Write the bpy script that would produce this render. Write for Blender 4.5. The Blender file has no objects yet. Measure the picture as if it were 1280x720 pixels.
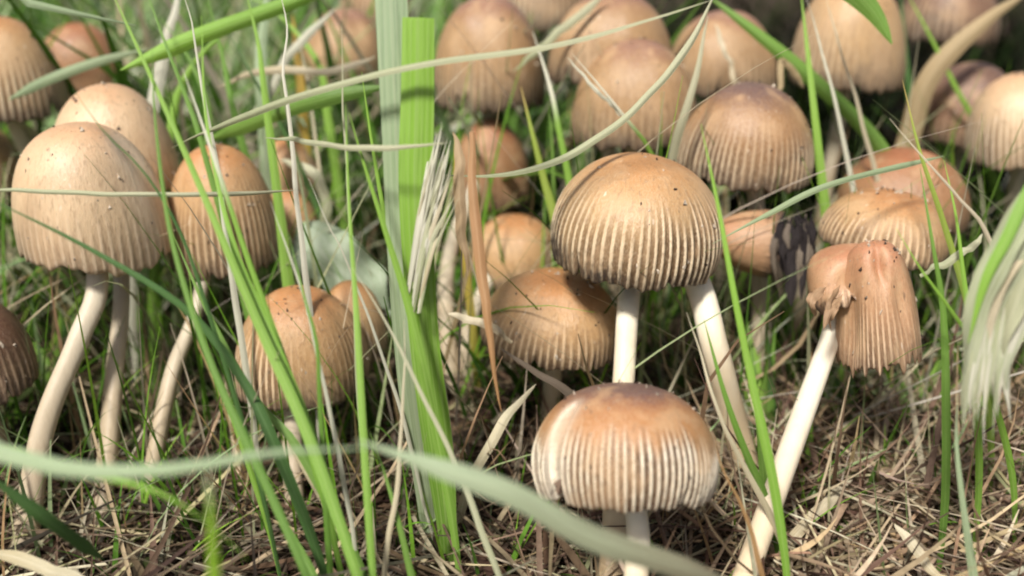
import bpy, math, random
import numpy as np
from mathutils import Vector, Matrix

R = math.radians
rng = np.random.default_rng(7)
random.seed(7)
SC = bpy.context.scene
COL = SC.collection

# ------------------------------------------------------------------ camera
CAM_H, PITCH = 0.113, R(22.0)          # metres above the ground, downward tilt
FPX = 1229.0                           # focal length in photo pixels (1280 wide)
cam = bpy.data.cameras.new('camera')
cam.sensor_width = 36.0
cam.lens = 36.0 * FPX / 1280.0
cam.clip_start, cam.clip_end = 0.002, 200.0
cam.dof.use_dof = True
cam.dof.focus_distance = 0.170
cam.dof.aperture_fstop = 10.5
camo = bpy.data.objects.new('camera', cam)
COL.objects.link(camo)
camo.location = (0, 0, CAM_H)
camo.rotation_euler = (R(90) - PITCH, 0, 0)
SC.camera = camo

# ------------------------------------------------------------------ sky, sun, exposure
SUN_EL, SUN_AZ = R(54), R(207)         # azimuth clockwise from +Y: from behind, over the left shoulder
w = bpy.data.worlds.new('World'); SC.world = w; w.use_nodes = True
nt = w.node_tree
sky = nt.nodes.new('ShaderNodeTexSky'); sky.sky_type = 'NISHITA'
sky.sun_disc = False
sky.sun_elevation = SUN_EL; sky.sun_rotation = SUN_AZ
sky.air_density = 1.0; sky.dust_density = 4.0; sky.ozone_density = 0.6
bg = nt.nodes['Background']; bg.inputs['Strength'].default_value = 0.058
nt.links.new(sky.outputs[0], bg.inputs['Color'])
sun = bpy.data.lights.new('sun', 'SUN'); sun.energy = 3.3; sun.angle = R(9)
sun.color = (1.0, 0.97, 0.91)
suno = bpy.data.objects.new('sun', sun); COL.objects.link(suno)
sd = Vector((math.sin(SUN_AZ) * math.cos(SUN_EL), math.cos(SUN_AZ) * math.cos(SUN_EL), math.sin(SUN_EL)))
suno.rotation_euler = sd.to_track_quat('Z', 'Y').to_euler()
suno.location = sd * 3
vs = SC.view_settings
vs.view_transform = 'Standard'; vs.look = 'None'; vs.gamma = 1.0; vs.exposure = 0.66
vs.use_curve_mapping = False
SC.render.engine = 'CYCLES'
SC.cycles.use_denoising = True
SC.cycles.filter_width = 2.0
SC.cycles.max_bounces = 8
SC.cycles.transmission_bounces = 6

# ------------------------------------------------------------------ helpers
FWD = np.array([0, math.cos(PITCH), -math.sin(PITCH)])
UP = np.array([0, math.sin(PITCH), math.cos(PITCH)])
RT = np.array([1.0, 0, 0])
CAMP = np.array([0, 0, CAM_H])

def gz(x, y):
    """height of the bumpy ground"""
    return (0.0022 * np.sin(38 * x + 1.3) * np.cos(31 * y + .4) + 0.0016 * np.sin(71 * x - 55 * y) + 0.0012 * np.cos(97 * y + 40 * x))

def P(px, py, d):
    """photo pixel and distance along the camera axis (m) -> world point"""
    return CAMP + d * (FWD + RT * (px - 640) / FPX + UP * (360 - py) / FPX)

def PG(px, py):
    """photo pixel -> point on the ground"""
    v = FWD + RT * (px - 640) / FPX + UP * (360 - py) / FPX
    return CAMP + v * (CAM_H / -v[2])

def depth_of(p):
    return float((np.asarray(p) - CAMP) @ FWD)

def project(v):
    q = v - CAMP
    d = q @ FWD
    return 640 + FPX * (q @ RT) / d, 360 - FPX * (q @ UP) / d

def sstep(a, b, x):
    t = np.clip((x - a) / (b - a), 0, 1)
    return t * t * (3 - 2 * t)

def spline(pts, n):
    """Catmull-Rom through pts, n samples evenly spread in arc length"""
    p = np.asarray(pts, float)
    if len(p) == 2:
        u = np.linspace(0, 1, n)[:, None]
        return p[0] * (1 - u) + p[1] * u
    e = np.vstack([2 * p[0] - p[1], p, 2 * p[-1] - p[-2]])
    out = []
    for i in range(1, len(e) - 2):
        a, b, c, d = e[i - 1:i + 3]
        t = np.linspace(0, 1, 24, endpoint=False)[:, None]
        out.append(.5 * (2 * b + (c - a) * t + (2 * a - 5 * b + 4 * c - d) * t ** 2 + (3 * b - a - 3 * c + d) * t ** 3))
    q = np.vstack(out + [p[-1:]])
    s = np.concatenate([[0], np.cumsum(np.linalg.norm(np.diff(q, axis=0), axis=1))])
    u = np.linspace(0, s[-1], n)
    return np.stack([np.interp(u, s, q[:, k]) for k in range(3)], 1)

def mesh_obj(name, verts, faces, mat, parent=None, origin=(0, 0, 0), attrs=None, smooth=True):
    me = bpy.data.meshes.new(name)
    v = np.asarray(verts, float) - np.asarray(origin, float)
    me.from_pydata(v.tolist(), [], faces if isinstance(faces, list) else faces.tolist())
    if attrs:
        for k, a in attrs.items():
            a = np.asarray(a, np.float32)
            if a.ndim == 1:
                at = me.attributes.new(k, 'FLOAT', 'POINT'); at.data.foreach_set('value', a.ravel())
            else:
                at = me.attributes.new(k, 'FLOAT_VECTOR', 'POINT'); at.data.foreach_set('vector', a.ravel())
    if smooth:
        me.polygons.foreach_set('use_smooth', np.ones(len(me.polygons), bool))
    me.materials.append(mat)
    me.update()
    o = bpy.data.objects.new(name, me)
    COL.objects.link(o)
    if parent is not None:
        o.parent = parent
    else:
        o.location = tuple(origin)
    return o

def thing(name, label, cat, loc, group=None):
    o = bpy.data.objects.new(name, None)
    o.empty_display_size = 0.005
    COL.objects.link(o)
    o.location = tuple(loc)
    tag(o, label, cat, group)
    return o

def tag(o, label, cat, group=None):
    o['label'] = label; o['category'] = cat
    if group: o['group'] = group
    return o

def grid_faces(rows, cols, wrap, flip=False, start=0):
    f = []
    cc = cols if wrap else cols - 1
    for i in range(rows - 1):
        a = start + i * cols
        for j in range(cc):
            k = (j + 1) % cols
            q = (a + j, a + k, a + cols + k, a + cols + j)
            f.append(q[::-1] if flip else q)
    return f

# ------------------------------------------------------------------ materials
class NT:
    def __init__(s, name):
        s.m = bpy.data.materials.new(name); s.m.use_nodes = True
        s.t = s.m.node_tree; s.t.nodes.clear()
        s.out = s.n('ShaderNodeOutputMaterial')
    def n(s, typ, **kw):
        o = s.t.nodes.new(typ)
        for k, v in kw.items(): setattr(o, k, v)
        return o
    def put(s, sock, v):
        if v is None: return
        if hasattr(v, 'is_output'): s.t.links.new(v, sock)
        elif isinstance(v, (tuple, list)) and len(v) == 3 and sock.type == 'RGBA': sock.default_value = (*v, 1)
        else: sock.default_value = v
    def math(s, op, a, b=None, c=None, clamp=False):
        o = s.n('ShaderNodeMath', operation=op, use_clamp=clamp)
        s.put(o.inputs[0], a); s.put(o.inputs[1], b)
        if c is not None: s.put(o.inputs[2], c)
        return o.outputs[0]
    def mix(s, f, a, b, mode='MIX'):
        o = s.n('ShaderNodeMix', data_type='RGBA', blend_type=mode)
        s.put(o.inputs[0], f); s.put(o.inputs[6], a); s.put(o.inputs[7], b)
        return o.outputs[2]
    def attr(s, name, out='Vector'):
        return s.n('ShaderNodeAttribute', attribute_name=name).outputs[out]
    def sep(s, v):
        o = s.n('ShaderNodeSeparateXYZ'); s.put(o.inputs[0], v); return o.outputs
    def mapping(s, v, scale, loc=(0, 0, 0)):
        o = s.n('ShaderNodeMapping'); s.put(o.inputs[0], v)
        o.inputs['Scale'].default_value = scale; s.put(o.inputs['Location'], loc); return o.outputs[0]
    def noise(s, v, scale=1.0, detail=3.0, rough=.55):
        o = s.n('ShaderNodeTexNoise'); s.put(o.inputs['Vector'], v)
        o.inputs['Scale'].default_value = scale; o.inputs['Detail'].default_value = detail
        o.inputs['Roughness'].default_value = rough
        return o.outputs[0]
    def rng(s, v, a, b, c=0.0, d=1.0, smooth=True):
        o = s.n('ShaderNodeMapRange', interpolation_type='SMOOTHSTEP' if smooth else 'LINEAR')
        s.put(o.inputs[0], v)
        for i, x in enumerate((a, b, c, d)): s.put(o.inputs[1 + i], x)
        return o.outputs[0]
    def bump(s, h, strength, dist):
        o = s.n('ShaderNodeBump'); s.put(o.inputs['Height'], h)
        o.inputs['Strength'].default_value = strength; o.inputs['Distance'].default_value = dist
        return o.outputs[0]
    def principled(s, col, rough, normal=None, sss=0, sssr=(1, .5, .25), ssc=.001, spec=.5, coat=0):
        o = s.n('ShaderNodeBsdfPrincipled')
        s.put(o.inputs['Base Color'], col); s.put(o.inputs['Roughness'], rough)
        if normal is not None: s.put(o.inputs['Normal'], normal)
        o.inputs['Subsurface Weight'].default_value = sss
        o.inputs['Subsurface Radius'].default_value = sssr
        o.inputs['Subsurface Scale'].default_value = ssc
        o.inputs['Specular IOR Level'].default_value = spec
        o.inputs['Coat Weight'].default_value = coat
        o.inputs['Coat Roughness'].default_value = .42
        return o.outputs[0]
    def finish(s, sh):
        s.t.links.new(sh, s.out.inputs['Surface']); return s.m

def cap_material(name, apex, mid, margin, ridge, furrow, ink=(.03, .022, .022), apex_r=.45, ink_amt=.7, crown=None, coat=0.0):
    k = lambda c, f=(.84, .755, .60): tuple(x * y for x, y in zip(c, f))
    apex, mid, margin, furrow = k(apex), k(mid), k(margin), k(furrow, (.5, .46, .36)); ridge = k(ridge, (1.0, .96, .86))
    s = NT(name)
    rnd = s.n('ShaderNodeObjectInfo').outputs['Random']
    t, rdg, amp = s.sep(s.attr('cap'))
    co = s.attr('co')
    off = s.math('MULTIPLY', rnd, 50.0)
    cmb = s.n('ShaderNodeCombineXYZ'); s.put(cmb.inputs[0], off); s.put(cmb.inputs[1], off)
    streak = s.noise(s.mapping(co, (24, 24, 2.2), cmb.outputs[0]), 1.0, 4, .6)
    fine = s.noise(s.mapping(co, (75, 75, 5), cmb.outputs[0]), 1.0, 3, .6)
    big = s.noise(s.mapping(co, (2.2, 2.2, 3.5), cmb.outputs[0]), 1.0, 3, .55)
    tt = s.math('ADD', t, s.math('MULTIPLY', s.math('SUBTRACT', big, .5), .32))
    tt = s.math('ADD', tt, s.math('MULTIPLY', s.math('SUBTRACT', streak, .5), .22))
    c = s.mix(s.rng(tt, apex_r * .25, apex_r * 1.25), apex, mid)
    if crown: c = s.mix(s.rng(tt, .46, .16), c, crown)
    c = s.mix(s.rng(tt, .62, 1.02), c, margin)
    # ridges pale, furrows dark: the flesh between the splitting ribs
    rc = s.mix(s.rng(s.math('ADD', rdg, s.math('MULTIPLY', s.math('SUBTRACT', fine, .5), .5)), .28, .78), furrow, ridge)
    c = s.mix(s.math('MULTIPLY', amp, 1.35, clamp=True), c, rc)
    # fibres and blotches
    c = s.mix(s.rng(fine, .42, .66, 0, .5), c, s.mix(.5, c, (.66, .5, .33)))
    c = s.mix(s.rng(streak, .5, .7, 0, .4), c, (.20, .105, .05))
    c = s.mix(s.rng(big, .5, .66, 0, .4), c, (.55, .36, .2))
    # inky margin
    ik = s.rng(s.math('ADD', t, s.math('MULTIPLY', s.math('SUBTRACT', streak, .5), .26)), .84, 1.04, 0, ink_amt)
    ik = s.math('MAXIMUM', ik, s.rng(s.math('ADD', s.attr('ink', 'Fac'), s.math('MULTIPLY', s.math('SUBTRACT', streak, .5), 1.4)), .35, 1.1, 0, .93))
    c = s.mix(ik, c, ink)
    # soil specks and veil flecks
    sp = s.noise(s.mapping(co, (11, 11, 9), cmb.outputs[0]), 1.0, 2, .5)
    c = s.mix(s.rng(sp, .70, .76, 0, .5), c, (.07, .045, .03))
    sp2 = s.noise(s.mapping(co, (14, 14, 6), s.math('ADD', off, 9)), 1.0, 2, .5)
    c = s.mix(s.rng(sp2, .71, .77, 0, .5), c, (.78, .68, .55))
    fl = s.attr('flesh', 'Fac')
    c = s.mix(fl, c, (.8, .72, .58))
    h = s.math('ADD', s.math('MULTIPLY', fine, .6), streak)
    nrm = s.bump(h, .4, .0005)
    rg = s.rng(big, .3, .7, .33, .55)
    return s.finish(s.principled(c, rg, nrm, sss=.08, ssc=.001, sssr=(1, .5, .28), spec=.5, coat=coat))

CAPM = {
    'tan':    cap_material('cap_tan', (.54, .29, .13), (.58, .41, .25), (.33, .26, .20), (.76, .64, .49), (.26, .165, .10)),
    'orange': cap_material('cap_orange', (.54, .26, .11), (.56, .37, .21), (.35, .27, .20), (.72, .56, .40), (.29, .18, .11)),
    'pale':   cap_material('cap_pale', (.70, .46, .31), (.80, .64, .49), (.66, .53, .42), (.82, .70, .57), (.34, .22, .15), ink_amt=.25, coat=.25),
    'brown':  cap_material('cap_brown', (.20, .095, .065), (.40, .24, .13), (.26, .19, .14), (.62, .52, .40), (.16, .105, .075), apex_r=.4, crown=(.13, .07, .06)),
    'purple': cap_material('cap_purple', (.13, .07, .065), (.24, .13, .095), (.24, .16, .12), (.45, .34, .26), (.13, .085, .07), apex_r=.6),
    'front':  cap_material('cap_front', (.46, .20, .085), (.50, .29, .145), (.36, .26, .18), (.88, .80, .68), (.17, .10, .065), apex_r=.6, ink_amt=.4, crown=(.13, .065, .06)),
    'pink':   cap_material('cap_pink', (.55, .26, .16), (.56, .34, .22), (.44, .29, .2), (.74, .56, .42), (.30, .17, .11), ink_amt=.45, coat=.25),
    'umber':  cap_material('cap_umber', (.34, .18, .09), (.43, .285, .165), (.26, .20, .15), (.56, .45, .33), (.2, .13, .09), ink_amt=.8, crown=(.26, .13, .085)),
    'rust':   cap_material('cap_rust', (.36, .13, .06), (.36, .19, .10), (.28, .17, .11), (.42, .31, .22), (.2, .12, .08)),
}

def stem_material(name, ca, cb, cc):
    s = NT(name)
    t = s.attr('along', 'Fac'); co = s.n('ShaderNodeTexCoord').outputs['Object']
    rnd = s.n('ShaderNodeObjectInfo').outputs['Random']
    n1 = s.noise(s.mapping(co, (900, 900, 60)), 1, 4, .6)
    n2 = s.noise(s.mapping(co, (160, 160, 90)), 1, 3, .6)
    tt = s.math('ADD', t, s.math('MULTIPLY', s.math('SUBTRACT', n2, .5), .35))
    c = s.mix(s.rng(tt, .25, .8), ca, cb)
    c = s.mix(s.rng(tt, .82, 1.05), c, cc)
    c = s.mix(s.rng(n1, .55, .8, 0, .4), c, (.62, .5, .36))
    c = s.mix(s.math('MULTIPLY', rnd, .35), c, (.66, .55, .43))
    return s.finish(s.principled(c, .5, s.bump(n1, .35, .0004), sss=.12, ssc=.0014, sssr=(1, .8, .55), spec=.4))
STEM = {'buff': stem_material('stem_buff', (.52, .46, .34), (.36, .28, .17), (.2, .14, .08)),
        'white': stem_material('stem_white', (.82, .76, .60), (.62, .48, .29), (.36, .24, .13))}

def gill_material():
    s = NT('gills')
    co = s.n('ShaderNodeTexCoord').outputs['Object']
    c = s.mix(s.noise(co, 300, 3), (.13, .085, .06), (.26, .18, .13))
    return s.finish(s.principled(c, .7, spec=.2))
GILL = gill_material()
def grit_material():
    s = NT('grit')
    n = s.noise(s.n('ShaderNodeTexCoord').outputs['Object'], 500, 2)
    return s.finish(s.principled(s.mix(s.rng(n, .45, .58), (.06, .04, .028), (.62, .52, .4)), .7, spec=.3))
GRIT = grit_material()

def blade_material(name, base, tip, vein, under=None, trans=.38, rough=.42, spotted=0.0, tipcol=None, tip_at=.93, spec=.5, tint=.22):
    s = NT(name)
    u, t, wid = s.sep(s.attr('bl'))
    rnd = s.n('ShaderNodeObjectInfo').outputs['Random']
    off = s.math('MULTIPLY', rnd, 40.0)
    cmb = s.n('ShaderNodeCombineXYZ'); s.put(cmb.inputs[0], off)
    v = s.attr('bl')
    n1 = s.noise(s.mapping(v, (5, 6, 0), cmb.outputs[0]), 1, 4, .6)
    n2 = s.noise(s.mapping(v, (22, 3, 0), cmb.outputs[0]), 1, 3, .6)
    c = s.mix(s.rng(s.math('ADD', t, s.math('MULTIPLY', s.math('SUBTRACT', n1, .5), .5)), .0, 1.0), base, tip)
    vn = s.math('SINE', s.math('MULTIPLY', u, 17.0))
    c = s.mix(s.math('MULTIPLY', s.rng(vn, .2, 1.0), .35), c, vein)
    c = s.mix(s.rng(n2, .46, .64, 0, .6), c, vein)
    # midrib
    c = s.mix(s.rng(s.math('ABSOLUTE', u), .16, .04, 0, .4), c, vein)
    c = s.mix(s.rng(n1, .52, .68, 0, .4), c, s.mix(1.0, c, (.5, .55, .5), 'MULTIPLY'))
    if spotted:
        c = s.mix(s.rng(n1, .6, .68, 0, spotted), c, (.3, .16, .06))
    c = s.mix(s.math('MULTIPLY', rnd, tint), c, (.25, .32, .1))
    if tipcol:
        tt = s.math('ADD', t, s.math('MULTIPLY', s.math('SUBTRACT', n2, .5), .12))
        c = s.mix(s.rng(tt, tip_at - .04, tip_at + .05), c, tipcol)
    h = s.math('ADD', s.math('MULTIPLY', vn, .3), n2)
    nrm = s.bump(h, .3, .0003)
    p = s.principled(c, rough, nrm, spec=spec)
    tr = s.n('ShaderNodeBsdfTranslucent')
    s.put(tr.inputs['Color'], s.mix(.45, c, s.mix(1.0, c, (1.0, 1.0, .35), 'MULTIPLY')))
    mx = s.n('ShaderNodeMixShader'); mx.inputs[0].default_value = trans
    s.t.links.new(p, mx.inputs[1]); s.t.links.new(tr.outputs[0], mx.inputs[2])
    return s.finish(mx.outputs[0])

BL = {
    'bright':  blade_material('grass_bright', (.19, .40, .03), (.33, .60, .06), (.48, .68, .2)),
    'brightw': blade_material('grass_bright_white_tip', (.18, .38, .03), (.30, .55, .06), (.44, .64, .18), tipcol=(.82, .8, .68), tip_at=.80),
    'lime':    blade_material('grass_lime', (.40, .68, .03), (.46, .74, .05), (.54, .76, .14), tipcol=(.9, .9, .75), tip_at=.955, trans=.55),
    'mid':     blade_material('grass_mid', (.09, .22, .02), (.19, .38, .045), (.30, .48, .12)),
    'dark':    blade_material('grass_dark', (.05, .13, .025), (.08, .2, .045), (.16, .28, .1)),
    'grey':    blade_material('grass_grey_green', (.46, .55, .33), (.50, .63, .40), (.68, .75, .56), rough=.55, trans=.5),
    'greybrown': blade_material('grass_grey_to_brown', (.50, .62, .40), (.26, .20, .13), (.5, .54, .38), rough=.55, trans=.4),
    'pale':    blade_material('grass_pale_dry', (.46, .50, .28), (.60, .58, .40), (.82, .78, .62), rough=.6),
    'yellowtip': blade_material('grass_yellow_tip', (.18, .36, .03), (.42, .52, .06), (.5, .6, .2), tipcol=(.6, .45, .15), tip_at=.93),
    'yellow':  blade_material('grass_yellow', (.42, .44, .05), (.68, .42, .06), (.7, .55, .18)),
    'straw':   blade_material('grass_straw', (.50, .38, .22), (.66, .56, .40), (.74, .66, .52), trans=.2, rough=.6),
    'rust':    blade_material('grass_rust', (.36, .16, .06), (.44, .22, .09), (.56, .34, .18), trans=.25, rough=.55),
    'browns':  blade_material('grass_brown', (.30, .19, .10), (.40, .27, .15), (.52, .38, .24), trans=.15, rough=.65),
    'white':   blade_material('grass_bleached', (.62, .58, .46), (.78, .74, .62), (.86, .83, .74), trans=.3, rough=.6),
    'twig':    blade_material('twig', (.07, .05, .035), (.12, .09, .06), (.2, .16, .12), tint=0, trans=0, rough=.75),
    'ink':     blade_material('ink', (.010, .008, .009), (.02, .016, .016), (.045, .036, .034), trans=0, rough=.8, spec=.12, tint=0),
    'shred':   blade_material('shred', (.40, .24, .13), (.26, .15, .08), (.5, .34, .2), tint=0, trans=.1, rough=.6),
    'flap':    blade_material('flap', (.46, .25, .15), (.36, .20, .11), (.56, .38, .25), trans=.08, rough=.55),
    'fuzzy':   blade_material('leaf_fuzzy', (.44, .47, .28), (.56, .58, .40), (.74, .74, .58), trans=.35, rough=.75),
    'leaf':    blade_material('leaf_pale', (.34, .42, .28), (.42, .50, .36), (.55, .6, .48), trans=.3, rough=.6),
}

def vcol_material(name, trans, rough):
    s = NT(name)
    c = s.attr('col')
    co = s.n('ShaderNodeTexCoord').outputs['Object']
    n = s.noise(co, 700, 3)
    c = s.mix(s.rng(n, .3, .75, 0, .45), c, s.mix(1.0, c, (.45, .42, .4), 'MULTIPLY'))
    p = s.principled(c, rough, spec=.08)
    if not trans: return s.finish(p)
    tr = s.n('ShaderNodeBsdfTranslucent'); s.put(tr.inputs['Color'], c)
    mx = s.n('ShaderNodeMixShader'); mx.inputs[0].default_value = trans
    s.t.links.new(p, mx.inputs[1]); s.t.links.new(tr.outputs[0], mx.inputs[2])
    return s.finish(mx.outputs[0])
TURF = vcol_material('turf', .35, .5)
LITTER = vcol_material('litter', .12, .65)

def soil_material():
    s = NT('soil')
    co = s.n('ShaderNodeTexCoord').outputs['Object']
    n1 = s.noise(co, 60, 6, .65); n2 = s.noise(co, 420, 5, .7)
    c = s.mix(s.rng(n1, .35, .7), (.035, .024, .017), (.11, .075, .05))
    c = s.mix(s.rng(n2, .5, .75, 0, .6), c, (.19, .135, .09))
    return s.finish(s.principled(c, .9, s.bump(s.math('ADD', n1, n2), .8, .003), spec=.2))
SOIL = soil_material()

# ------------------------------------------------------------------ ground sheet
def spaced(n, near, far):
    u = np.linspace(-1, 1, n)
    k = 6.2
    return far * np.sinh(k * u) / math.sinh(k)
gx = spaced(181, 0, 20.0)
gy = spaced(181, 0, 20.0) + .2
X, Y = np.meshgrid(gx, gy)
Z = gz(X, Y) + rng.normal(0, .0007, X.shape)
o = mesh_obj('ground', np.stack([X.ravel(), Y.ravel(), Z.ravel()], 1), grid_faces(len(gy), len(gx), False), SOIL)
o['kind'] = 'structure'; o['label'] = 'dark crumbly soil under the grass and mushrooms'; o['category'] = 'ground'

# ------------------------------------------------------------------ mushrooms
def cap_points(rx, h, q, seed, detail):
    """outer skin of a cap in its own axes (z = axis, 0 = margin plane), plus attributes"""
    r = np.random.default_rng(seed)
    na, nr = (q['ribs'] * 7, 52) if detail else (q['ribs'] * 5, 34)
    th_max = R(q.get('open', 98))
    a = np.linspace(0, 2 * math.pi, na, endpoint=False)
    t = np.linspace(0.012, 1, nr)
    A, T = np.meshgrid(a, t)
    TH = T * th_max
    p = q.get('shape', .92)
    rad = np.abs(np.sin(TH)) ** p
    z = np.cos(TH)
    flare = q.get('flare', 0)
    rad = rad + flare * sstep(.72, 1, T)
    lump = sum(r.uniform(-1, 1) / k * np.cos(k * A + r.uniform(0, 6.28) + r.uniform(-1.5, 1.5) * T) for k in range(1, 6))
    rad = rad * (1 + q.get('lump', .05) * lump * sstep(0, .5, T))
    z = z + q.get('lump', .035) * .8 * sum(r.uniform(-1, 1) / k * np.cos(k * A + r.uniform(0, 6.28)) for k in range(1, 5)) * sstep(.1, .7, T)
    # ragged margin
    rag = q.get('rag', .05)
    edge = sum(r.uniform(.3, 1) * np.cos(k * A + r.uniform(0, 6.28)) for k in (3, 5, 8, 13, 21, 34)) / 3
    z = z - rag * edge * sstep(.75, 1, T)
    # ribs
    N = q['ribs']
    warp = sum(r.uniform(-1, 1) * 1.4 / k ** .5 * np.cos(k * A + r.uniform(0, 6.28)) for k in range(2, 9))
    ph = N * A + warp + .35 * np.sin(5 * A + 3 * T + r.uniform(0, 6.28)) * T
    ridge = (.5 + .5 * np.cos(ph)) ** q.get('sharp', 1.7)
    per = r.uniform(0, 1, N + 1); per[-1] = per[0]
    pert = np.interp(A / (2 * math.pi) * N, np.arange(N + 1), per)
    side = np.clip(sum(r.uniform(-.5, .5) * np.cos(k * A + r.uniform(0, 6.28)) for k in (1, 2, 3)) + .7, q.get('even', .08), 1)
    t0 = q.get('rib0', .45) + .22 * (pert - .5)
    amp = sstep(t0, t0 + q.get('ribl', .4), T) * (.55 + .45 * pert) * side * q.get('riba', 1)
    flesh = np.zeros_like(A)
    for _ in range(4):
        da, dt, dp = r.uniform(0, 6.28), r.uniform(.25, .95), r.uniform(-.02, .06)
        g = np.exp(-((np.angle(np.exp(1j * (A - da)))) / r.uniform(.15, .5)) ** 2 - ((T - dt) / r.uniform(.1, .35)) ** 2)
        rad = rad * (1 - dp * g); z = z - dp * .5 * g
    for _ in range(q.get('splits', 5)):
        da, d0 = r.uniform(0, 6.28), r.uniform(.7, .9)
        z = z + r.uniform(.06, .2) * np.exp(-((np.angle(np.exp(1j * (A - da)))) / r.uniform(.02, .06)) ** 2) * sstep(d0, 1, T)
    for (da, dw, d0, dep, fl) in q.get('slits', ()):      # angle, half width, start t, depth, pale rim
        g = np.exp(-((np.angle(np.exp(1j * (A - da)))) / dw) ** 2) * sstep(d0, d0 + .2, T)
        rad = rad * (1 - dep * g)
        flesh = np.maximum(flesh, fl * np.exp(-((np.angle(np.exp(1j * (A - da)))) / (dw * 2.4)) ** 2) * sstep(d0 - .05, d0 + .12, T) * (1 - .9 * g))
    ink = np.zeros_like(A)
    for (da, dw, d0) in q.get('inky', ()):
        ink = np.maximum(ink, np.exp(-((np.angle(np.exp(1j * (A - da)))) / dw) ** 2) * sstep(d0, 1, T))
    for (da, dw, dt, dl, dep) in q.get('dents', ()):      # angle, width, t, length, depth: a crumple
        g = np.exp(-((np.angle(np.exp(1j * (A - da)))) / dw) ** 2 - ((T - dt) / dl) ** 2)
        rad = rad * (1 - dep * g); z = z - dep * .4 * g
    rr = rad + (ridge - .5) * amp * q.get('ribd', .026)
    x = rr * np.cos(A); y = rr * np.sin(A)
    V = np.stack([x * rx, y * rx, z * h], -1).reshape(-1, 3)
    capa = np.stack([T, ridge, amp], -1).reshape(-1, 3)
    co = np.stack([np.cos(A) * np.sqrt(T), np.sin(A) * np.sqrt(T), T], -1).reshape(-1, 3)
    return V, capa, co, flesh.ravel(), ink.ravel(), na, nr

def tube(path, rad, n=14, seed=0):
    path = np.asarray(path)
    tg = np.gradient(path, axis=0); tg /= np.linalg.norm(tg, axis=1)[:, None] + 1e-12
    ref = np.array([0, 1.0, 0.0]) if abs(tg[0][1]) < .8 else np.array([1.0, 0, 0])
    V = []
    a = np.linspace(0, 2 * math.pi, n, endpoint=False)
    r = np.random.default_rng(seed)
    wob = 1 + .05 * np.cos(2 * a + r.uniform(0, 6)) + .03 * np.cos(3 * a + r.uniform(0, 6))
    for p, t, rd in zip(path, tg, rad):
        u = np.cross(t, ref); u /= np.linalg.norm(u); v = np.cross(u, t)
        V.append(p + rd * (np.cos(a) * wob)[:, None] * u + rd * (np.sin(a) * wob)[:, None] * v)
    V = np.vstack(V)
    F = grid_faces(len(path), n, True, flip=True)
    m = len(path)
    F.append(tuple(range(n))); F.append(tuple(range((m - 1) * n, m * n))[::-1])
    return V, F

def fit_cap(box, dia, roll, nod, seed, detail, yaw, q):
    q.setdefault('ribs', 56)
    x0, y0, x1, y1 = box
    d = FPX * dia * .001 / (x1 - x0)
    rx, h = dia * .0005, dia * .0005
    c = P((x0 + x1) / 2, (y0 + y1) / 2, d)
    yaw = (seed * 1.7) % 6.28 if yaw is None else R(yaw)
    M = np.array(Matrix.Rotation(R(nod), 3, 'X') @ Matrix.Rotation(R(roll), 3, 'Y') @ Matrix.Rotation(yaw, 3, 'Z'))
    for it in range(14):
        V, capa, co, flesh, ink, na, nr = cap_points(rx, h, q, seed, detail)
        W = V @ M.T + c
        px, py = project(W)
        bx0, bx1, by0, by1 = px.min(), px.max(), py.min(), py.max()
        if it == 13: break
        if abs(roll) < 50:
            rx *= ((x1 - x0) / (bx1 - bx0)) ** .8
            h = min(max(h * ((y1 - y0) / (by1 - by0)) ** .8, .45 * rx), q.get('tall', 2.2) * rx)
        else:
            rx *= ((y1 - y0) / (by1 - by0)) ** .8
            h = min(max(h * ((x1 - x0) / (bx1 - bx0)) ** .8, .45 * rx), q.get('tall', 2.2) * rx)
        c = c + RT * ((x0 + x1) / 2 - (bx0 + bx1) / 2) * d / FPX - UP * ((y0 + y1) / 2 - (by0 + by1) / 2) * d / FPX
    return V, capa, co, flesh, ink, na, nr, rx, h, c, M, d, (bx0, bx1, by0, by1)

def cap_mesh(name, V, capa, co, flesh, ink, na, nr, h, c, M, mat, root, base):
    # cap: outer skin, rolled-in margin, inner skin
    inner = []
    nrm = V.reshape(nr, na, 3)
    last = nrm[-1]
    rows = [last * [.975, .975, 1] - [0, 0, h * .012]]
    for k in (30, 22, 14, 7, 2):
        i = int(k / 34 * (nr - 1))
        rows.append(nrm[i] * [.93, .93, .88])
    I = np.concatenate(rows)
    allv = np.vstack([V, I]); nri = len(rows)
    F = grid_faces(nr + nri, na, True, flip=True)
    apex = len(allv)
    allv = np.vstack([allv, [[0, 0, V[:na, 2].mean() + h * .0005]]])
    F += [((j + 1) % na, j, apex) [::-1] for j in range(na)]
    ca = np.vstack([capa, np.tile([[1.0, .2, .2]], (len(I), 1)), [[0, .5, 0]]])
    coo = np.vstack([co, np.tile(co[-na:], (nri, 1)), [[0, 0, 0]]])
    fl = np.concatenate([flesh, np.zeros(len(I)), [0]])
    mesh_obj(name, allv @ M.T + c, F, CAPM[mat], root, base, {'cap': ca, 'co': coo, 'flesh': fl, 'ink': np.concatenate([ink, np.zeros(len(I)), [0]])})
    return last

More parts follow.
